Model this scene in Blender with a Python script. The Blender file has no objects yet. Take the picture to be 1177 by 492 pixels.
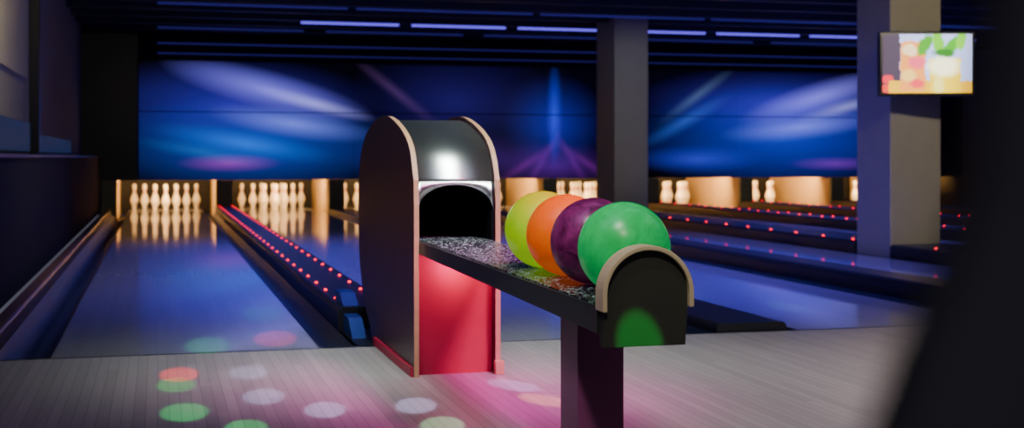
import bpy, bmesh, math, random
from mathutils import Vector
random.seed(7)
S = bpy.context.scene
COL = S.collection

# ------------------------------------------------------------ helpers
def new_mat(name):
    m = bpy.data.materials.new(name); m.use_nodes = True
    nt = m.node_tree
    b = nt.nodes['Principled BSDF']
    return m, nt, b

def mat(name, col, rough=0.5, metal=0.0, emis=None, es=0.0, noise=0.0, nscale=20, bump=0.0, coat=0.0):
    m, nt, b = new_mat(name)
    b.inputs['Base Color'].default_value = (*col, 1)
    b.inputs['Roughness'].default_value = rough
    b.inputs['Metallic'].default_value = metal
    b.inputs['Coat Weight'].default_value = coat
    b.inputs['Coat Roughness'].default_value = 0.08
    if emis:
        b.inputs['Emission Color'].default_value = (*emis, 1)
        b.inputs['Emission Strength'].default_value = es
    if noise > 0 or bump > 0:
        tc = nt.nodes.new('ShaderNodeTexCoord')
        n = nt.nodes.new('ShaderNodeTexNoise'); n.inputs['Scale'].default_value = nscale
        n.inputs['Detail'].default_value = 4
        nt.links.new(tc.outputs['Object'], n.inputs['Vector'])
        if noise > 0:
            mx = nt.nodes.new('ShaderNodeMix'); mx.data_type = 'RGBA'
            mx.inputs[6].default_value = (*[c*(1-noise) for c in col], 1)
            mx.inputs[7].default_value = (*[min(1, c*(1+noise)) for c in col], 1)
            nt.links.new(n.outputs['Fac'], mx.inputs[0])
            nt.links.new(mx.outputs[2], b.inputs['Base Color'])
        if bump > 0:
            bp = nt.nodes.new('ShaderNodeBump'); bp.inputs['Strength'].default_value = bump
            bp.inputs['Distance'].default_value = 0.004
            nt.links.new(n.outputs['Fac'], bp.inputs['Height'])
            nt.links.new(bp.outputs['Normal'], b.inputs['Normal'])
    return m

def obj(name, verts, faces, mats, fmat=None, parent=None, smooth=False):
    me = bpy.data.meshes.new(name)
    me.from_pydata(verts, [], faces)
    if not isinstance(mats, (list, tuple)): mats = [mats]
    for m in mats: me.materials.append(m)
    if fmat:
        for p, i in zip(me.polygons, fmat): p.material_index = i
    me.update()
    bm = bmesh.new(); bm.from_mesh(me)
    bmesh.ops.recalc_face_normals(bm, faces=bm.faces)
    bm.to_mesh(me); bm.free()
    if smooth:
        for p in me.polygons: p.use_smooth = True
    o = bpy.data.objects.new(name, me); COL.objects.link(o)
    if parent: o.parent = parent
    return o

def boxdata(x0, x1, y0, y1, z0, z1):
    v = [(x0,y0,z0),(x1,y0,z0),(x1,y1,z0),(x0,y1,z0),(x0,y0,z1),(x1,y0,z1),(x1,y1,z1),(x0,y1,z1)]
    f = [(0,3,2,1),(4,5,6,7),(0,1,5,4),(1,2,6,5),(2,3,7,6),(3,0,4,7)]
    return v, f

def box(name, x0, x1, y0, y1, z0, z1, m, parent=None, bevel=0.0):
    v, f = boxdata(x0,x1,y0,y1,z0,z1)
    o = obj(name, v, f, m, parent=parent)
    if bevel:
        md = o.modifiers.new('bevel','BEVEL'); md.width = bevel; md.segments = 3
    return o

def multibox(name, boxes, m, parent=None, bevel=0.0):
    V, Fc = [], []
    for b in boxes:
        v, f = boxdata(*b); n = len(V)
        V += v; Fc += [tuple(i+n for i in q) for q in f]
    o = obj(name, V, Fc, m, parent=parent)
    if bevel:
        md = o.modifiers.new('bevel','BEVEL'); md.width = bevel; md.segments = 2
    return o

def empty(name):
    e = bpy.data.objects.new(name, None); COL.objects.link(e); e.empty_display_size = 0.1
    return e

def catmull(P, n=8):
    out = []
    for i in range(len(P)-1):
        p0 = P[max(i-1,0)]; p1 = P[i]; p2 = P[i+1]; p3 = P[min(i+2,len(P)-1)]
        for k in range(n):
            t = k/n
            out.append(tuple(0.5*((2*p1[j])+(-p0[j]+p2[j])*t+(2*p0[j]-5*p1[j]+4*p2[j]-p3[j])*t*t+(-p0[j]+3*p1[j]-3*p2[j]+p3[j])*t**3) for j in range(2)))
    out.append(P[-1]); return out

def prism_x(name, prof, x0, x1, mats, parent=None):
    n = len(prof)
    V = [(x0,y,z) for y,z in prof]+[(x1,y,z) for y,z in prof]
    Fc = [tuple(range(n)), tuple(range(2*n-1, n-1, -1))]
    fm = [0,0]
    for i in range(n):
        j = (i+1)%n
        Fc.append((i,j,n+j,n+i)); fm.append(1 if len(mats)>1 else 0)
    return obj(name, V, Fc, mats, fm, parent)

def prism_y(name, prof, y0, y1, mats, parent=None):
    n = len(prof)
    V = [(x,y0,z) for x,z in prof]+[(x,y1,z) for x,z in prof]
    Fc = [tuple(range(n)), tuple(range(2*n-1, n-1, -1))]
    for i in range(n):
        j = (i+1)%n
        Fc.append((i,j,n+j,n+i))
    return obj(name, V, Fc, mats, None, parent)

# ------------------------------------------------------------ materials
def wood(name, c1, c2, board, rough, line=0.35, coat=0.0, ref_rough=0.1):
    m, nt, b = new_mat(name)
    N = nt.nodes; L = nt.links
    tc = N.new('ShaderNodeTexCoord'); sp = N.new('ShaderNodeSeparateXYZ')
    L.new(tc.outputs['Object'], sp.inputs[0])
    def math_(op, a, bb=None, c=None):
        n = N.new('ShaderNodeMath'); n.operation = op
        for i, v in enumerate((a, bb, c)):
            if v is None: continue
            if isinstance(v, (int, float)): n.inputs[i].default_value = v
            else: L.new(v, n.inputs[i])
        return n.outputs[0]
    xs = math_('DIVIDE', sp.outputs[0], board)
    idx = math_('FLOOR', xs)
    fr = math_('FRACT', xs)
    ys0 = math_('MULTIPLY', idx, 0.37)
    ys = math_('FLOOR', math_('ADD', math_('DIVIDE', sp.outputs[1], 1.3), ys0))
    cmb = N.new('ShaderNodeCombineXYZ'); L.new(idx, cmb.inputs[0]); L.new(ys, cmb.inputs[1])
    wn = N.new('ShaderNodeTexWhiteNoise'); wn.noise_dimensions = '2D'; L.new(cmb.outputs[0], wn.inputs['Vector'])
    mp = N.new('ShaderNodeMapping'); mp.inputs['Scale'].default_value = (60, 2.5, 1)
    L.new(tc.outputs['Object'], mp.inputs[0])
    nz = N.new('ShaderNodeTexNoise'); nz.inputs['Scale'].default_value = 1.0; nz.inputs['Detail'].default_value = 4
    L.new(mp.outputs[0], nz.inputs['Vector'])
    f = math_('ADD', math_('MULTIPLY', wn.outputs['Value'], 0.6), math_('MULTIPLY', nz.outputs['Fac'], 0.4))
    mx = N.new('ShaderNodeMix'); mx.data_type = 'RGBA'
    mx.inputs[6].default_value = (*c1,1); mx.inputs[7].default_value = (*c2,1)
    L.new(f, mx.inputs[0])
    edge = math_('LESS_THAN', math_('ABSOLUTE', math_('SUBTRACT', fr, 0.5)), 0.46)
    ef = math_('ADD', math_('MULTIPLY', edge, line), 1-line)
    vm = N.new('ShaderNodeVectorMath'); vm.operation = 'SCALE'
    L.new(mx.outputs[2], vm.inputs[0]); L.new(ef, vm.inputs['Scale'])
    L.new(vm.outputs[0], b.inputs['Base Color'])
    b.inputs['Roughness'].default_value = rough
    b.inputs['Coat Weight'].default_value = coat
    b.inputs['Coat Roughness'].default_value = ref_rough
    return m

M_APP  = wood('approach_maple', (0.31,0.28,0.275), (0.44,0.40,0.39), 0.035, 0.5, 0.32, coat=0.2, ref_rough=0.2)
M_LANE = wood('lane_maple', (0.34,0.33,0.36), (0.41,0.40,0.42), 0.03, 0.4, 0.10, coat=1.0, ref_rough=0.07)
M_DARK = mat('dark_paint', (0.022,0.022,0.026), 0.7, noise=0.3, nscale=3)
M_PART = mat('partition_paint', (0.016,0.013,0.015), 0.9, noise=0.3, nscale=3)
M_BLACK= mat('black_plastic', (0.012,0.013,0.015), 0.35, noise=0.3, nscale=8)
M_GUT  = mat('gutter_plastic', (0.018,0.028,0.045), 0.35, noise=0.3, nscale=6)
M_CAPP = mat('capping_rail', (0.016,0.017,0.021), 0.35, noise=0.2, nscale=5)
M_WALL = mat('painted_wall', (0.38,0.36,0.27), 0.85, noise=0.1, nscale=4)
M_COLM = mat('column_plaster', (0.40,0.37,0.29), 0.9, noise=0.08, nscale=6)
M_CEIL = mat('ceiling_paint', (0.025,0.025,0.035), 0.8, noise=0.2, nscale=4)
M_JOIST= mat('joist_paint', (0.045,0.045,0.07), 0.5, noise=0.2, nscale=4)
M_KICK = mat('kickback_laminate', (0.80,0.58,0.30), 0.5, noise=0.06, nscale=10)
M_KICKF= mat('kickback_front', (0.35,0.38,0.20), 0.5, noise=0.1, nscale=10)
M_PIN  = mat('pin_white', (0.9,0.88,0.82), 0.25, noise=0.02, nscale=30)
M_PINR = mat('pin_red_stripe', (0.7,0.05,0.04), 0.3, noise=0.02, nscale=30)
M_TUBE = mat('violet_tube', (0.2,0.2,0.8), 0.5, emis=(0.15,0.10,1.0), es=1.5)
M_TUBEW= mat('added_cool_tube', (0.5,0.5,0.8), 0.5, emis=(0.55,0.65,1.0), es=9)
M_TUBED= mat('violet_tube_dim', (0.1,0.1,0.4), 0.5, emis=(0.08,0.06,0.6), es=0.15)
M_LED  = mat('red_led', (0.8,0.02,0.02), 0.4, emis=(1.0,0.0,0.012), es=4.5)
M_PANEL= mat('maroon_laminate', (0.05,0.012,0.020), 0.4, noise=0.25, nscale=5)
M_EDGE = mat('tan_edge_band', (0.60,0.32,0.18), 0.5, noise=0.15, nscale=40)
M_RED  = mat('red_laminate', (0.50,0.010,0.06), 0.5, noise=0.12, nscale=7)
M_STEEL= mat('brushed_steel', (0.80,0.86,0.82), 0.30, metal=1.0, noise=0.06, nscale=40, bump=0.02)
M_FASC = mat('tray_fascia', (0.028,0.038,0.036), 0.4, noise=0.2, nscale=12)
M_CAP  = mat('cap_board', (0.045,0.048,0.038), 0.6, noise=0.2, nscale=12)
M_RIM  = mat('cream_rim', (0.85,0.70,0.45), 0.5, noise=0.1, nscale=40)
M_POST = mat('post_paint', (0.26,0.055,0.18), 0.4, noise=0.2, nscale=5)
M_HOLE = mat('finger_hole', (0.003,0.01,0.005), 0.8, noise=0.1)
M_CURT = mat('curtain_cloth', (0.50,0.49,0.50), 0.95, noise=0.08, nscale=60, bump=0.2)
M_TVB  = mat('tv_bezel', (0.02,0.02,0.022), 0.3, noise=0.1)
M_BLUS = mat('blue_glass', (0.01,0.02,0.04), 0.5, emis=(0.02,0.10,0.26), es=0.14)

def tray_mat():
    m, nt, b = new_mat('glitter_vinyl'); N = nt.nodes; L = nt.links
    tc = N.new('ShaderNodeTexCoord')
    v = N.new('ShaderNodeTexVoronoi'); v.inputs['Scale'].default_value = 170
    L.new(tc.outputs['Object'], v.inputs['Vector'])
    wn = N.new('ShaderNodeTexWhiteNoise'); L.new(v.outputs['Color'], wn.inputs['Vector'])
    g = N.new('ShaderNodeMath'); g.operation = 'GREATER_THAN'; g.inputs[1].default_value = 0.80
    L.new(wn.outputs['Value'], g.inputs[0])
    mx = N.new('ShaderNodeMix'); mx.data_type = 'RGBA'
    mx.inputs[6].default_value = (0.014,0.022,0.021,1); mx.inputs[7].default_value = (0.42,0.60,0.56,1)
    L.new(g.outputs[0], mx.inputs[0]); L.new(mx.outputs[2], b.inputs['Base Color'])
    bp = N.new('ShaderNodeBump'); bp.inputs['Strength'].default_value = 0.5; bp.inputs['Distance'].default_value = 0.002
    L.new(v.outputs['Distance'], bp.inputs['Height']); L.new(bp.outputs['Normal'], b.inputs['Normal'])
    b.inputs['Roughness'].default_value = 0.24
    return m
M_TRAY = tray_mat()

# ------------------------------------------------------------ room shell
YF = 5.34
LC = [0.12,1.72,3.32,4.92,6.62,8.22,9.82,11.42]
HW = 0.52
box('floor', -3.0, 14.0, -4.0, YF, -0.15, 0.0, M_APP)
box('lane_subfloor', -0.77, 12.9, YF+0.001, 21.25, -0.20, -0.125, M_DARK)
box('foul_line', -0.62, 13.0, YF+0.001, YF+0.018, -0.12, 0.001, M_BLACK)
box('ceiling', -3.0, 14.0, -4.0, 22.0, 2.6, 2.7, M_CEIL)
box('wall_left', -1.15, -1.02, -4.0, 19.0, 0.0, 2.6, M_WALL)
box('wall_right', 13.0, 13.15, -4.0, 22.0, -0.12, 2.6, M_WALL)
box('wall_rear', -3.0, 14.0, 21.3, 21.4, -0.12, 2.6, M_DARK)
box('wall_back', -1.15, 13.0, 19.16, 19.26, 0.46, 2.6, M_DARK)
box('partition_left', -1.02, -0.78, 1.0, 19.0, 0.0, 0.78, M_PART)
box('trim_partition', -1.02, -0.77, 1.0, 19.0, 0.78, 0.80, M_BLACK)
box('masking_end_panel', -1.02, -0.27, 19.0, 19.15, 0.46, 2.6, M_BLACK)
box('wall_post', -1.02, -0.94, 11.4, 11.5, 0.80, 2.6, M_BLACK)
box('window_1', -1.02, -1.0, 8.9, 11.3, 0.83, 1.06, M_BLUS)
box('window_2', -1.02, -1.0, 11.7, 16.5, 0.83, 0.98, M_BLUS)
box('wall_panel_left', -1.02, -0.995, 7.0, 11.0, 1.40, 2.3, mat('olive_panel', (0.46,0.42,0.30), 0.8, noise=0.1, nscale=3))

multibox('ceiling_joists', [(-1.0,13.0,y,y+0.10,2.5,2.6) for y in [1.2+0.85*i for i in range(21)]], M_JOIST)
def tubes(name, y, z, segs, m, r=0.014):
    V, Fc = [], []
    for x0, x1 in segs:
        n = len(V); K = 8
        for x in (x0, x1):
            for k in range(K):
                a = 2*math.pi*k/K
                V.append((x, y+r*math.cos(a), z+r*math.sin(a)))
        Fc += [(n+k, n+(k+1)%K, n+K+(k+1)%K, n+K+k) for k in range(K)]
        Fc += [tuple(n+k for k in range(K)), tuple(n+K+k for k in range(K))]
    return obj(name, V, Fc, m, smooth=False)
tubes('added_hood_tubes', 16.6, 2.484, [(1.75+1.42*i, 3.0+1.42*i) for i in range(7)], M_TUBE)
tubes('added_hood_tubes', 14.9, 2.484, [(0.0+2.2*i, 2.1+2.2*i) for i in range(5)], M_TUBED)
tubes('added_hood_tubes', 17.7, 2.484, [(0.0+2.2*i, 1.9+2.2*i) for i in range(5)], M_TUBED)
tubes('added_hood_tubes', 18.9, 2.38, [(0.0,12.5)], M_TUBED, 0.012)
tubes('added_hood_tubes', 18.9, 2.24, [(0.0,12.5)], M_TUBED, 0.010)
tubes('added_hood_tubes', 3.8, 2.470, [(0.9,2.1),(2.4,3.6),(3.9,5.1)], M_TUBEW, 0.018)  # added tubes out of view, put in for a streak on the steel hood

# ------------------------------------------------------------ mural
def mural_mat():
    m, nt, b = new_mat('mural_projected_light')  # light streaks and glows projected on the mural, painted in as emission
    N = nt.nodes; L = nt.links
    tc = N.new('ShaderNodeTexCoord')
    blobs = [ # x, z, half-length, half-height, angle, colour, strength, falloff
        (1.3,0.95,2.4,0.75,0,(0.01,0.08,0.75),0.6,1.1),
        (1.0,1.55,2.2,0.7,0,(0.05,0.03,0.6),0.5,1.1),
        (1.55,1.75,1.6,0.30,14,(0.22,0.20,1.0),0.8,1.0),
        (2.2,1.56,1.0,0.13,14,(0.45,0.45,1.0),0.55,1.2),
        (1.9,1.27,1.3,0.24,8,(0.20,0.25,1.0),0.7,1.1),
        (1.2,0.98,1.4,0.22,9,(0.0,0.22,0.85),0.5,1.2),
        (0.6,0.86,1.0,0.14,10,(0.0,0.30,0.75),0.25,1.2),
        (1.0,0.70,0.8,0.15,0,(0.75,0.03,0.60),0.34,1.2),
        (3.4,1.75,1.1,0.12,38,(0.30,0.12,0.45),0.15,1.2),
        (4.3,1.6,1.8,0.9,0,(0.04,0.02,0.35),0.30,1.2),
        (4.2,0.80,1.8,0.4,0,(0.12,0.02,0.5),0.28,1.2),
        (5.85,1.45,0.14,0.85,0,(0.02,0.06,1.0),0.50,1.0),
        (5.85,1.3,0.9,0.8,0,(0.03,0.03,0.6),0.5,1.2),
        (5.85,0.65,1.2,0.4,0,(0.20,0.02,0.6),0.28,1.2),
        (5.4,0.68,0.8,0.10,-32,(0.5,0.03,0.6),0.13,1.2),
        (5.65,0.72,0.7,0.09,-58,(0.4,0.03,0.6),0.12,1.2),
        (6.15,0.72,0.7,0.09,58,(0.4,0.03,0.6),0.12,1.2),
        (6.4,0.68,0.8,0.10,32,(0.5,0.03,0.6),0.13,1.2),
        (9.7,1.1,2.8,0.9,0,(0.01,0.05,0.75),0.65,1.1),
        (9.6,1.65,2.6,0.6,0,(0.06,0.03,0.65),0.5,1.1),
        (10.3,1.75,1.5,0.27,-16,(0.24,0.22,1.0),0.8,1.0),
        (10.8,1.60,1.0,0.14,-14,(0.42,0.42,1.0),0.55,1.2),
        (10.0,1.27,1.5,0.24,-6,(0.22,0.25,1.0),0.7,1.1),
        (8.2,1.75,0.9,0.12,-35,(0.15,0.28,0.35),0.3,1.2),
        (8.0,1.35,1.0,0.16,-28,(0.05,0.15,0.7),0.4,1.2),
        (8.2,0.75,1.2,0.25,0,(0.05,0.06,0.85),0.5,1.2),
        (10.6,0.68,1.0,0.14,0,(0.4,0.03,0.7),0.3,1.2),
    ]
    acc = None
    for (x,z,sx,sz,ang,c,s,p) in blobs:
        mp = N.new('ShaderNodeMapping'); mp.vector_type = 'TEXTURE'
        mp.inputs['Location'].default_value = (x, 19.05, z)
        mp.inputs['Rotation'].default_value = (0, math.radians(ang), 0)
        mp.inputs['Scale'].default_value = (sx, 1, sz)
        L.new(tc.outputs['Object'], mp.inputs[0])
        g = N.new('ShaderNodeTexGradient'); g.gradient_type = 'SPHERICAL'
        L.new(mp.outputs[0], g.inputs[0])
        pw = N.new('ShaderNodeMath'); pw.operation = 'POWER'; L.new(g.outputs['Fac'], pw.inputs[0]); pw.inputs[1].default_value = p+0.3
        vm = N.new('ShaderNodeVectorMath'); vm.operation = 'SCALE'
        vm.inputs[0].default_value = tuple(k*s for k in c); L.new(pw.outputs[0], vm.inputs['Scale'])
        if acc is None: acc = vm.outputs[0]
        else:
            ad = N.new('ShaderNodeVectorMath'); ad.operation = 'ADD'
            L.new(acc, ad.inputs[0]); L.new(vm.outputs[0], ad.inputs[1]); acc = ad.outputs[0]
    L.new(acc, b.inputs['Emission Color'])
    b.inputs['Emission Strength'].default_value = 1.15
    b.inputs['Base Color'].default_value = (0.02,0.02,0.05,1)
    b.inputs['Roughness'].default_value = 0.5
    return m
M_MUR = mural_mat()
mur = empty('wall_mural')
seams = [-0.26, 2.79, 5.82, 8.93, 12.99]
k = 0
for i in range(4):
    for (z0, z1) in ((0.462,1.423),(1.439,2.15)):
        k += 1
        box('panel_%d' % k, seams[i]+0.008, seams[i+1]-0.008, 19.06, 19.15, z0, z1, M_MUR, parent=mur)

# ------------------------------------------------------------ lanes, gutters, capping
for c in LC:
    box('bowling_lane', c-HW, c+HW, YF+0.02, 21.2, -0.11, 0.0, M_LANE)

gaps = [(-0.775, LC[0]-HW)] + [(LC[i]+HW, LC[i+1]-HW) for i in range(7)]
def gutter_faces(x0, x1, y0, y1, V, Fc, dep=0.075):
    K = 10; n = len(V); x0 += 0.003; x1 -= 0.003
    for y in (y0, y1):
        for k in range(K+1):
            t = k/K
            V.append((x0+(x1-x0)*t, y, -dep*math.sin(math.pi*t)-0.004))
    for k in range(K): Fc.append((n+k, n+k+1, n+K+1+k+1, n+K+1+k))
def round_cap(x0, x1, h, r=0.03, z0=-0.11):
    r = min(r, h*0.6)
    pts = [(x0, z0), (x1, z0)]
    for k in range(5):
        a = math.pi/2*k/4; pts.append((x1-r+r*math.cos(a), h-r+r*math.sin(a)))
    for k in range(5):
        a = math.pi/2+math.pi/2*k/4; pts.append((x0+r+r*math.cos(a), h-r+r*math.sin(a)))
    return pts
M_WCAP = mat('capping_warm_reflection', (0.26,0.14,0.06), 0.22, noise=0.2, nscale=9)  # orange reflection along the left rail, painted as its base colour
for i, (g0, g1) in enumerate(gaps):
    mid = (g0+g1)/2
    if i == 0: c0, c1 = -0.70, -0.62
    elif i == 4: c0, c1 = 5.52, 6.02
    elif i == 2: c0, c1 = 2.40, 2.74
    else: c0, c1 = mid-0.13, mid+0.13
    V, Fc = [], []
    if i: gutter_faces(g0, c0, YF+0.02, 18.98, V, Fc)
    gutter_faces(c1, g1, YF+0.02, 18.98, V, Fc)
    obj('lane_gutter', V, Fc, M_GUT, smooth=True)
    h = {0:0.07, 2:0.04}.get(i, 0.10)
    if i == 0:
        prism_y('gutter_capping', round_cap(c0, c1, h, 0.02), YF+0.02, 18.98, M_WCAP)
    elif i == 4:
        for (a, b_) in ((YF+0.02, 9.06), (9.59, 15.44), (16.16, 18.98)):
            prism_y('gutter_capping', round_cap(c0, c1, h), a, b_, M_CAPP)
    else:
        prism_y('gutter_capping', round_cap(c0, c1, h), 5.92 if i == 1 else YF+0.02, 18.98, M_CAPP)
    if i == 1:
        box('ball_return_base_slab', 0.80, 1.195, YF+0.02, 5.90, -0.12, -0.001, M_BLACK)

def leds(name, rows, y0, y1, step, z, r=0.010):
    V, Fc = [], []
    for x in rows:
        y = y0
        while y < y1:
            n = len(V); K = 8
            for j, (rr, zz) in enumerate(((r,0.0005),(r*0.8,r*0.6),(0.003,r))):
                for k2 in range(K):
                    a = 2*math.pi*k2/K
                    V.append((x+rr*math.cos(a), y+rr*math.sin(a), z+zz))
            for j in range(2):
                for k2 in range(K):
                    Fc.append((n+j*K+k2, n+j*K+(k2+1)%K, n+(j+1)*K+(k2+1)%K, n+(j+1)*K+k2))
            Fc.append(tuple(n+2*K+k2 for k2 in range(K)))
            y += step
    return obj(name, V, Fc, M_LED)
leds('red_led_lights', (0.83,1.01), 6.3, 18.8, 0.40, 0.1, 0.0095)
for (a, b_) in ((7.0, 9.0), (9.7, 15.4), (16.3, 18.8)):
    leds('red_led_lights', (5.565,), a, b_, 0.5, 0.1, 0.013)
leds('red_led_lights', (7.35,7.49), 8.0, 18.8, 0.55, 0.1, 0.013)
leds('red_led_lights', (8.95,9.09), 9.0, 18.8, 0.6, 0.1, 0.013)

M_BLB = mat('blue_bracket', (0.02,0.055,0.22), 0.4, noise=0.2, nscale=9)
def wedge(name, x0, x1, y0, y1, z0, z1, m, parent=None):
    V = [(x0,y0,z0),(x1,y0,z0),(x1,y1,z0),(x0,y1,z0),(x0,y1,z1),(x1,y1,z1),(x1,y0+(y1-y0)*0.45,z1),(x0,y0+(y1-y0)*0.45,z1)]
    Fc = [(0,1,2,3),(4,5,6,7),(2,3,4,5),(0,1,6,7),(1,2,5,6),(0,3,4,7)]
    return obj(name, V, Fc, m, parent=parent)
bb = empty('bumper_bracket')
wedge('wedge_1', 0.81,0.87,5.60,5.88,0.0,0.075, M_BLB, bb)
wedge('wedge_2', 0.82,0.89,5.96,6.24,0.101,0.15, M_BLB, bb)
wedge('wedge_3', 0.96,1.03,5.96,6.24,0.101,0.15, M_BLB, bb)

kick = empty('pin_deck_dividers')
kx = [(-0.75,-0.55)] + [(( (LC[i]+LC[i+1])/2)-0.11, ((LC[i]+LC[i+1])/2)+0.11) for i in range(7)] + [(12.1,12.3)]
for i,(a,b_) in enumerate(kx):
    box('side_%d'%i, a, b_, 19.06, 21.2, -0.11, 0.455, M_KICK, parent=kick)
    box('front_%d'%i, a, b_, 19.0, 19.05, -0.11, 0.455, M_KICKF, parent=kick)

# ------------------------------------------------------------ pins
prof = [(0.0,0.0),(0.026,0.0),(0.029,0.012),(0.036,0.05),(0.050,0.085),(0.0605,0.115),(0.058,0.15),(0.045,0.19),
        (0.031,0.225),(0.0235,0.255),(0.024,0.285),(0.0300,0.315),(0.0325,0.342),(0.029,0.364),(0.017,0.378),(0.0,0.381)]
pc = catmull(prof, 3)
def pin_geo(cx, cy, V, Fc, fm):
    K = 16; n = len(V)
    for r, z in pc:
        for k in range(K):
            a = 2*math.pi*k/K; V.append((cx+max(r,0.0005)*math.cos(a), cy+max(r,0.0005)*math.sin(a), z+0.001))
    for j in range(len(pc)-1):
        zc = (pc[j][1]+pc[j+1][1])/2
        for k in range(K):
            Fc.append((n+j*K+k, n+j*K+(k+1)%K, n+(j+1)*K+(k+1)%K, n+(j+1)*K+k))
            fm.append(1 if (0.245<zc<0.258 or 0.272<zc<0.286) else 0)
for c in LC:
    V, Fc, fm = [], [], []
    for row in range(4):
        for j in range(row+1):
            pin_geo(c+(j-row/2)*0.305, 19.85+row*0.264, V, Fc, fm)
    obj('bowling_pins', V, Fc, [M_PIN, M_PINR], fm, smooth=True)

# ------------------------------------------------------------ columns
box('column', 5.53, 5.98, 15.45, 16.15, -0.12, 2.6, M_COLM, bevel=0.01)
box('column', 5.53, 5.98, 9.07, 9.58, -0.12, 2.6, M_COLM, bevel=0.01)

# ------------------------------------------------------------ TV
def tv_mat():
    m, nt, b = new_mat('tv_picture'); N = nt.nodes; L = nt.links
    tc = N.new('ShaderNodeTexCoord')
    n = N.new('ShaderNodeTexNoise'); n.inputs['Scale'].default_value = 22; n.inputs['Detail'].default_value = 3
    L.new(tc.outputs['Object'], n.inputs['Vector'])
    add = N.new('ShaderNodeVectorMath'); add.operation = 'MULTIPLY_ADD'
    L.new(n.outputs['Color'], add.inputs[0]); add.inputs[1].default_value = (0.05,0.0,0.05)
    L.new(tc.outputs['Object'], add.inputs[2])
    shapes = [
        ('b',-0.29, 0.00,0.085,0.30,0,(0.06,0.04,0.07),0.02),
        ('e',-0.30,-0.12,0.05,0.04,0,(0.9,0.02,0.05),0.3),
        ('e',-0.30,-0.19,0.05,0.035,0,(0.9,0.05,0.03),0.3),
        ('b', 0.10,-0.20,0.40,0.07,0,(0.95,0.50,0.0),0.04),
        ('b',-0.11,-0.02,0.095,0.19,0,(1.0,0.34,0.06),0.03),
        ('e',-0.13, 0.10,0.07,0.05,0,(1.0,0.75,0.40),0.3),
        ('e',-0.08, 0.01,0.08,0.06,0,(1.0,0.10,0.18),0.4),
        ('e',-0.14,-0.09,0.07,0.06,0,(1.0,0.62,0.15),0.4),
        ('e',-0.08,-0.15,0.07,0.04,0,(0.95,0.06,0.08),0.4),
        ('b', 0.13,-0.09,0.12,0.13,0,(1.0,0.66,0.0),0.03),
        ('e', 0.12,-0.02,0.15,0.10,0,(1.3,1.25,0.75),0.5),
        ('e', 0.08,-0.16,0.05,0.08,0,(1.0,0.88,0.20),0.4),
        ('e',-0.02, 0.14,0.05,0.10,30,(0.06,0.36,0.01),0.3),
        ('e', 0.08, 0.16,0.05,0.11,-15,(0.16,0.62,0.01),0.3),
        ('e', 0.18, 0.13,0.05,0.12,40,(0.06,0.42,0.01),0.3),
        ('e', 0.25, 0.17,0.04,0.09,10,(0.20,0.70,0.02),0.3),
        ('e', 0.12, 0.08,0.10,0.04,0,(0.02,0.20,0.01),0.4),
    ]
    cur = None
    for (kd,x,z,sx,sz,ang,c,soft) in shapes:
        mp = N.new('ShaderNodeMapping'); mp.vector_type = 'TEXTURE'
        mp.inputs['Location'].default_value = (x+0.025,0,z+0.025); mp.inputs['Scale'].default_value = (sx,1,sz)
        mp.inputs['Rotation'].default_value = (0,math.radians(ang),0)
        L.new(add.outputs[0], mp.inputs[0])
        if kd == 'e':
            g = N.new('ShaderNodeTexGradient'); g.gradient_type = 'SPHERICAL'; L.new(mp.outputs[0], g.inputs[0]); src = g.outputs['Fac']
        else:
            sx_ = N.new('ShaderNodeSeparateXYZ'); L.new(mp.outputs[0], sx_.inputs[0])
            ab = []
            for q in (0,2):
                a_ = N.new('ShaderNodeMath'); a_.operation='ABSOLUTE'; L.new(sx_.outputs[q], a_.inputs[0]); ab.append(a_)
            mxm = N.new('ShaderNodeMath'); mxm.operation='MAXIMUM'; L.new(ab[0].outputs[0], mxm.inputs[0]); L.new(ab[1].outputs[0], mxm.inputs[1])
            sb = N.new('ShaderNodeMath'); sb.operation='SUBTRACT'; sb.inputs[0].default_value=1.0; L.new(mxm.outputs[0], sb.inputs[1]); src = sb.outputs[0]
        mr = N.new('ShaderNodeMapRange'); mr.inputs['From Min'].default_value = 0.0; mr.inputs['From Max'].default_value = soft
        L.new(src, mr.inputs['Value'])
        mx = N.new('ShaderNodeMix'); mx.data_type = 'RGBA'; mx.inputs[7].default_value = (*c,1)
        if cur is None: mx.inputs[6].default_value = (0.50,0.58,1.0,1)
        else: L.new(cur, mx.inputs[6])
        L.new(mr.outputs[0], mx.inputs[0]); cur = mx.outputs[2]
    L.new(cur, b.inputs['Emission Color']); b.inputs['Emission Strength'].default_value = 2.4
    b.inputs['Base Color'].default_value = (0.02,0.02,0.02,1)
    return m
tv = empty('television'); tv.location = (5.62, 8.70, 1.49); tv.rotation_euler = (0,0,math.radians(-18))
box('tv_body', -0.36,0.36,0.0,0.07,-0.245,0.245, M_TVB, parent=tv, bevel=0.01)
box('tv_screen', -0.335,0.335,-0.004,0.002,-0.222,0.222, tv_mat(), parent=tv)
box('tv_mount', -0.05,0.05,0.07,0.30,-0.06,0.06, M_BLACK, parent=tv)

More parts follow.
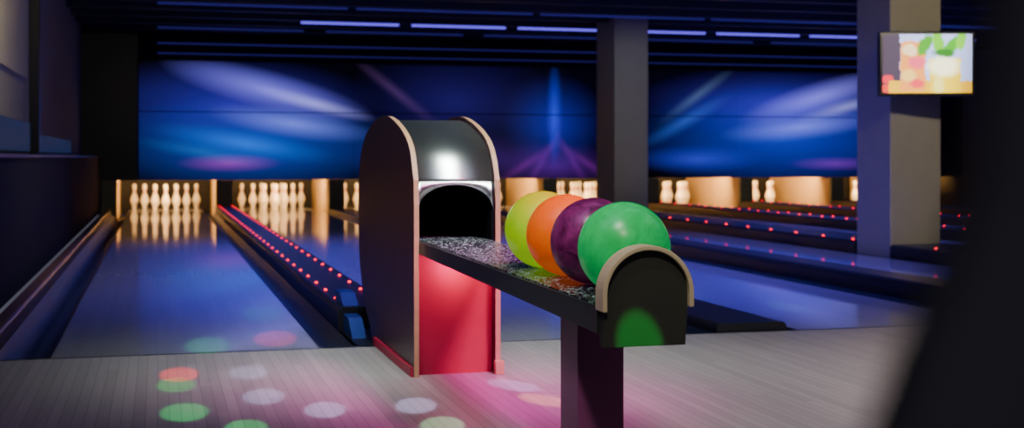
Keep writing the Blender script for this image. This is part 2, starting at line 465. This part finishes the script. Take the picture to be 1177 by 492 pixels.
# ------------------------------------------------------------ ball return
br = empty('ball_return')
back_to_front = [(5.50,0.0),(5.54,0.06),(5.69,0.14),(5.83,0.30),(5.87,0.48),(5.87,0.66),(5.76,0.83),(5.47,0.925),(5.12,0.944),
                 (4.82,0.89),(4.64,0.815),(4.56,0.70)]
arc = catmull(back_to_front, 6)
prof_side = arc + [(4.55,0.60),(4.55,0.0)]
prism_x('side_panel_left', prof_side, 0.877, 0.895, [M_PANEL, M_EDGE], br)
prism_x('side_panel_right', prof_side, 1.175, 1.193, [M_PANEL, M_EDGE], br)
cy, cz = 5.2, 0.5
hood = [(cy+(y-cy)*0.965, cz+(z-cz)*0.965) for y, z in arc if z > 0.35 or y < 4.6]
V, Fc = [], []
for (y,z) in hood: V += [(0.895,y,z),(1.175,y,z)]
for i in range(len(hood)-1): Fc.append((2*i,2*i+1,2*i+3,2*i+2))
n = len(V); K = 24; yl, zl = hood[-1]
def archz(t): return 0.590+0.092*math.sqrt(max(0,1-(2*t-1)**2))
for k in range(K+1):
    t = k/K; x = 0.895+0.28*t
    V += [(x, yl, zl+0.001),(x, yl, min(archz(t), zl-0.004))]
for k in range(K): Fc.append((n+2*k,n+2*k+2,n+2*k+3,n+2*k+1))
o = obj('steel_hood', V, Fc, M_STEEL, parent=br, smooth=True)
md = o.modifiers.new('solid','SOLIDIFY'); md.thickness = 0.003
V, Fc = [], []
for y in (yl+0.004, 5.35):
    for k in range(K+1):
        t = k/K; x = 0.897+0.276*t
        V.append((x, y, archz(t)))
for k in range(K): Fc.append((k,k+1,K+1+k+1,K+1+k))
obj('ball_tunnel', V, Fc, M_BLACK, parent=br, smooth=True)
box('tunnel_back', 0.897,1.173,5.35,5.37,0.44,0.69, M_DARK, parent=br)
box('tunnel_liner_left', 0.896,0.901,yl+0.004,5.35,0.46,0.59, M_BLACK, parent=br)
box('tunnel_liner_right', 1.169,1.174,yl+0.004,5.35,0.46,0.59, M_BLACK, parent=br)
box('front_panel', 0.896,1.174,4.60,4.62,0.0,0.43, M_RED, parent=br)
box('foot_left', 0.865,0.877,4.56,5.38,0.0,0.035, M_RED, parent=br, bevel=0.003)
box('foot_right', 1.170,1.203,4.53,4.56,0.0,0.05, M_EDGE, parent=br, bevel=0.004)
def tz(y): return 0.455+0.013*(y-2.7)
def loft(name, sec, m):
    V, Fc = [], []
    for s in sec: V += s
    k = len(sec[0])
    for i in range(len(sec)-1):
        for j in range(k):
            Fc.append((i*k+j, i*k+(j+1)%k, (i+1)*k+(j+1)%k, (i+1)*k+j))
    Fc += [tuple(range(k)), tuple(range((len(sec)-1)*k, len(sec)*k))]
    return obj(name, V, Fc, m, parent=br)
def trsec(y, x0, x1, zb):
    z = tz(y); return [(x0,y,z),(x1,y,z),(x1,y,zb),(x0,y,zb)]
loft('tray_body', [trsec(2.70,0.925,1.130,0.396), trsec(4.60,0.897,1.173,0.437), ], M_FASC)
loft('tray_liner', [[(0.932,2.72,tz(2.72)+0.004),(1.124,2.72,tz(2.72)+0.004),(1.124,2.72,tz(2.72)),(0.932,2.72,tz(2.72))],
                    [(0.903,5.3,tz(5.3)+0.004),(1.168,5.3,tz(5.3)+0.004),(1.168,5.3,tz(5.3)),(0.903,5.3,tz(5.3))]], M_TRAY)
xc, zc, R = 1.030, 0.483, 0.099
cp = [(xc-R+0.001,0.368),(xc+R-0.008,0.368)]+[(xc+R*math.cos(math.pi*k/24), zc+R*math.sin(math.pi*k/24)) for k in range(25)]
prism_y('end_cap', cp, 2.672, 2.70, M_CAP, br)
V, Fc = [], []
ring = [((xc+R), 0.452, 1, 0)]+[(xc+R*math.cos(math.pi*k/24), zc+R*math.sin(math.pi*k/24), math.cos(math.pi*k/24), math.sin(math.pi*k/24)) for k in range(25)]+[((xc-R), 0.446, -1, 0)]
for (x,z,nx,nz) in ring:
    V += [(x-0.004*nx,2.655,z-0.004*nz),(x+0.007*nx,2.655,z+0.007*nz),(x+0.007*nx,2.708,z+0.007*nz),(x-0.0*nx,2.708,z-0.0*nz)]
m_ = len(ring)
for i in range(m_-1):
    for j in range(4): Fc.append((4*i+j,4*i+(j+1)%4,4*(i+1)+(j+1)%4,4*(i+1)+j))
Fc += [(0,1,2,3),tuple(4*(m_-1)+j for j in range(4))]
o = obj('cap_rim', V, Fc, M_RIM, parent=br)
md = o.modifiers.new('bevel','BEVEL'); md.width = 0.0025; md.segments = 2; md.limit_method='ANGLE'
box('post', 0.970,1.087,2.97,3.11,0.0,0.400, M_POST, parent=br, bevel=0.003)
box('post_foot', 0.93,1.13,2.90,3.17,0.0,0.012, M_POST, parent=br, bevel=0.003)

# ------------------------------------------------------------ balls
def ball_mat(name, c1, c2, sc=3, sharp=0.3, glow=0.18):
    m, nt, b = new_mat(name); N = nt.nodes; L = nt.links
    tc = N.new('ShaderNodeTexCoord'); n = N.new('ShaderNodeTexNoise'); n.inputs['Scale'].default_value = sc*6
    n.inputs['Detail'].default_value = 3; n.inputs['Distortion'].default_value = 1.5
    L.new(tc.outputs['Object'], n.inputs['Vector'])
    r = N.new('ShaderNodeValToRGB'); r.color_ramp.elements[0].position = 0.5-sharp/2; r.color_ramp.elements[1].position = 0.5+sharp/2
    r.color_ramp.elements[0].color = (*c1,1); r.color_ramp.elements[1].color = (*c2,1)
    L.new(n.outputs['Fac'], r.inputs[0]); L.new(r.outputs[0], b.inputs['Base Color'])
    L.new(r.outputs[0], b.inputs['Emission Color']); b.inputs['Emission Strength'].default_value = glow  # glow in the ball's own colour, painted in to brighten it
    b.inputs['Roughness'].default_value = 0.3
    return m
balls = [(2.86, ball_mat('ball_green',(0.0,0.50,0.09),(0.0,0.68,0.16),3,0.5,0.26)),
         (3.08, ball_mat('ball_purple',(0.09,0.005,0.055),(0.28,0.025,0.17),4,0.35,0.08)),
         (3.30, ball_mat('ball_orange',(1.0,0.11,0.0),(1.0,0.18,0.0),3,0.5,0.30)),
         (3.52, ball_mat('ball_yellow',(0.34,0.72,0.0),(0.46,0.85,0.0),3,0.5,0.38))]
for bi, (y, m) in enumerate(balls):
    me = bpy.data.meshes.new('bowling_ball'); bm = bmesh.new()
    bmesh.ops.create_uvsphere(bm, u_segments=64, v_segments=32, radius=0.108)
    for f in bm.faces: f.smooth = True
    me.materials.append(m); me.materials.append(M_HOLE)
    base = {0: Vector((0.35,0.60,0.7)), 1: Vector((0.3,0.3,0.9)), 2: Vector((0.3,0.5,0.8)), 3: Vector((0.1,0.7,0.7))}[bi].normalized()
    t1 = base.cross(Vector((0,0,1))).normalized(); t2 = base.cross(t1)
    for (a, b2, r) in ((-0.013,0.0,0.008),(0.013,0.010,0.008),(0.0,-0.05,0.010)):
        ctr = (base + (t1*a+t2*b2)/0.108).normalized()
        q = ctr.to_track_quat('Z','Y').to_matrix().to_4x4(); q.translation = ctr*0.1072
        res = bmesh.ops.create_cone(bm, cap_ends=True, segments=20, radius1=r, radius2=r, depth=0.0022, matrix=q)
        vs = set(res['verts'])
        for f in bm.faces:
            if all(v in vs for v in f.verts): f.material_index = 1
    bm.to_mesh(me); bm.free()
    o = bpy.data.objects.new('bowling_ball', me); COL.objects.link(o)
    o.location = (1.047, y, tz(y)+0.004+0.108)

# ------------------------------------------------------------ foreground curtain
Fv = Vector((0.2622,0.965,0)); Rv = Vector((0.965,-0.2622,0))
ez = [(0.0,0.046),(0.5,0.050),(0.718,0.0560),(0.734,0.0590),(0.748,0.064),(0.764,0.0715),(0.776,0.0755),(0.805,0.0785),(0.95,0.086),(1.4,0.095),(2.6,0.10)]
def edge(z):
    for i in range(len(ez)-1):
        if ez[i][0] <= z <= ez[i+1][0]:
            t = (z-ez[i][0])/(ez[i+1][0]-ez[i][0]); return ez[i][1]*(1-t)+ez[i+1][1]*t
    return ez[-1][1]
zs = [0.02,0.3,0.5,0.65,0.70,0.718,0.726,0.734,0.741,0.748,0.756,0.764,0.776,0.79,0.805,0.88,0.95,1.2,1.6,2.1,2.48]
V, Fc = [], []; K = 60
for z in zs:
    for k in range(K+1):
        t = k/K
        r = edge(z)+0.55*t
        w = 0.02*math.sin(t*28)*(0.2+0.8*min(1,t*6))
        p = Fv*(0.215+w)+Rv*r
        V.append((p.x,p.y,z))
for i in range(len(zs)-1):
    for k in range(K): Fc.append((i*(K+1)+k,i*(K+1)+k+1,(i+1)*(K+1)+k+1,(i+1)*(K+1)+k))
o = obj('curtain', V, Fc, M_CURT, smooth=True)
md = o.modifiers.new('solid','SOLIDIFY'); md.thickness = 0.004; md.offset = 0
cr = bpy.data.curves.new('curtain_rail','CURVE'); cr.dimensions='3D'; cr.bevel_depth=0.012
sp = cr.splines.new('POLY'); sp.points.add(1)
a_ = Fv*0.215+Rv*0.08; b_ = Fv*0.215+Rv*0.75
sp.points[0].co = (a_.x,a_.y,2.495,1); sp.points[1].co = (b_.x,b_.y,2.495,1)
cr.materials.append(M_BLACK)
o = bpy.data.objects.new('curtain_rail', cr); COL.objects.link(o)

# ------------------------------------------------------------ lights
def area(name, loc, target, size, sy, col, e, spread=180):
    l = bpy.data.lights.new(name,'AREA'); l.shape='RECTANGLE'; l.size=size; l.size_y=sy; l.color=col; l.energy=e
    l.spread = math.radians(spread)
    o = bpy.data.objects.new(name,l); COL.objects.link(o); o.location=loc
    o.rotation_euler=(Vector(target)-Vector(loc)).to_track_quat('-Z','Y').to_euler(); return o
def spot(name, loc, target, deg, col, e, blend=0.15, r=0.01):
    l = bpy.data.lights.new(name,'SPOT'); l.spot_size=math.radians(deg); l.spot_blend=blend; l.color=col; l.energy=e; l.shadow_soft_size=r
    o = bpy.data.objects.new(name,l); COL.objects.link(o); o.location=loc
    o.rotation_euler=(Vector(target)-Vector(loc)).to_track_quat('-Z','Y').to_euler(); return o
def point(name, loc, col, e, r=0.05):
    l = bpy.data.lights.new(name,'POINT'); l.color=col; l.energy=e; l.shadow_soft_size=r
    o = bpy.data.objects.new(name,l); COL.objects.link(o); o.location=loc; return o

area('blacklight_lanes', (2.6,9.5,2.45), (2.6,9.5,0), 5.2, 6, (0.16,0.12,1.0), 230, 75)
area('blacklight_lanes', (9.2,12.0,2.45), (9.2,12.0,0), 5.4, 6, (0.16,0.12,1.0), 220, 75)
area('approach_downlight', (3.6,3.2,2.45), (3.6,3.3,0), 1.8, 1.6, (1.0,0.90,0.87), 50, 95)
area('approach_fill', (0.0,3.2,2.45), (0.2,4.4,0), 1.6, 1.6, (0.60,0.45,1.0), 11)
spot('rack_downlight', (0.35,2.15,2.35), (1.05,3.16,0.56), 26, (1.0,0.97,0.92), 150, 0.9, 0.22)
spot('cap_fill', (0.3,1.0,2.35), (1.03,2.66,0.5), 13, (1.0,0.90,0.72), 85, 0.9, 0.1)  # added lamp without a visible source, lightens the end cap and rim
area('hood_downlight', (1.0,3.9,2.4), (1.03,4.75,0.8), 1.6, 1.3, (0.88,1.0,0.94), 16, 50)
point('rack_pink_led', (1.03,4.50,0.39), (1.0,0.03,0.38), 2.0, 0.03)
spot('pink_flood', (1.9,2.6,2.4), (1.0,4.25,0.0), 30, (1.0,0.06,0.58), 850, 1.0, 0.3)
area('wall_wash', (-0.2,8.3,2.4), (-1.0,9.3,1.7), 0.5, 0.5, (1.0,0.88,0.6), 14)
spot('column_lamp', (5.2,5.6,2.4), (5.95,9.07,1.2), 44, (1.0,0.88,0.6), 170, 0.6, 0.1)
spot('column_lamp', (4.9,12.6,2.4), (5.75,15.4,1.2), 50, (0.85,0.9,1.0), 45, 0.6, 0.1)
for i, c in enumerate(LC):
    area('pin_light', (c,19.40,0.62), (c,20.4,0.12), 1.0, 0.12, (1.0,0.52,0.17), 45)

A = (0.0,-0.3,2.4); B = (2.3,-0.3,2.4)
W = 2100
for (src,x,y,c,w,deg) in [
    (A,0.20,5.56,(0.0,1.0,0.25),W*1.6,1.7),(A,0.49,5.69,(1.0,0.0,0.12),W*3.4,1.7),(A,0.51,6.63,(0.0,0.8,0.7),W*1.3,1.7),
    (A,0.62,5.50,(0.4,0.3,1.0),W*1.2,1.3),
    (A,0.075,4.84,(1.0,0.0,0.0),W*2.8,1.4),(A,0.06,4.62,(0.0,1.0,0.1),W,1.4),(A,0.08,4.12,(0.0,1.0,0.2),W,1.7),
    (A,0.32,4.82,(0.50,0.58,1.0),W*1.3,1.4),(A,0.334,4.32,(0.50,0.58,1.0),W*1.3,1.5),(A,0.50,4.045,(0.50,0.58,1.0),W*1.3,1.5),
    (A,0.784,4.04,(0.60,0.6,1.0),W*1.5,1.5),(A,0.247,3.83,(0.0,1.0,0.2),W,1.5),(A,0.80,3.72,(0.4,1.0,0.5),W*1.2,1.6),
    (B,1.175,4.31,(0.55,0.5,1.0),W*1.5,1.4),(B,1.20,4.02,(1.0,0.4,0.12),W*1.6,1.4),
    (B,3.53,7.12,(0.9,0.2,0.8),W*0.7,1.4),(B,3.17,6.19,(0.1,0.9,0.6),W*0.6,1.4)]:
    spot('disco_spot', src, (x,y,0.0), deg, c, w)
spot('disco_spot', (0.5,0.9,2.35), (1.015,2.67,0.370), 2.3, (0.0,1.0,0.1), 750)

w = bpy.data.worlds.new('World'); S.world = w; w.use_nodes = True
w.node_tree.nodes['Background'].inputs[0].default_value = (0.58,0.58,0.8,1)
w.node_tree.nodes['Background'].inputs[1].default_value = 0.14

# ------------------------------------------------------------ camera
cam = bpy.data.cameras.new('camera'); co = bpy.data.objects.new('camera', cam); COL.objects.link(co)
co.location = (0,0,0.78)
co.rotation_euler = (math.radians(90),0,-math.radians(15.2))
cam.sensor_width = 36; cam.lens = 1500/1177*36
cam.shift_y = -65/1177
cam.clip_start = 0.03; cam.clip_end = 60
cam.dof.use_dof = True; cam.dof.focus_distance = 3.3; cam.dof.aperture_fstop = 4.8
S.camera = co
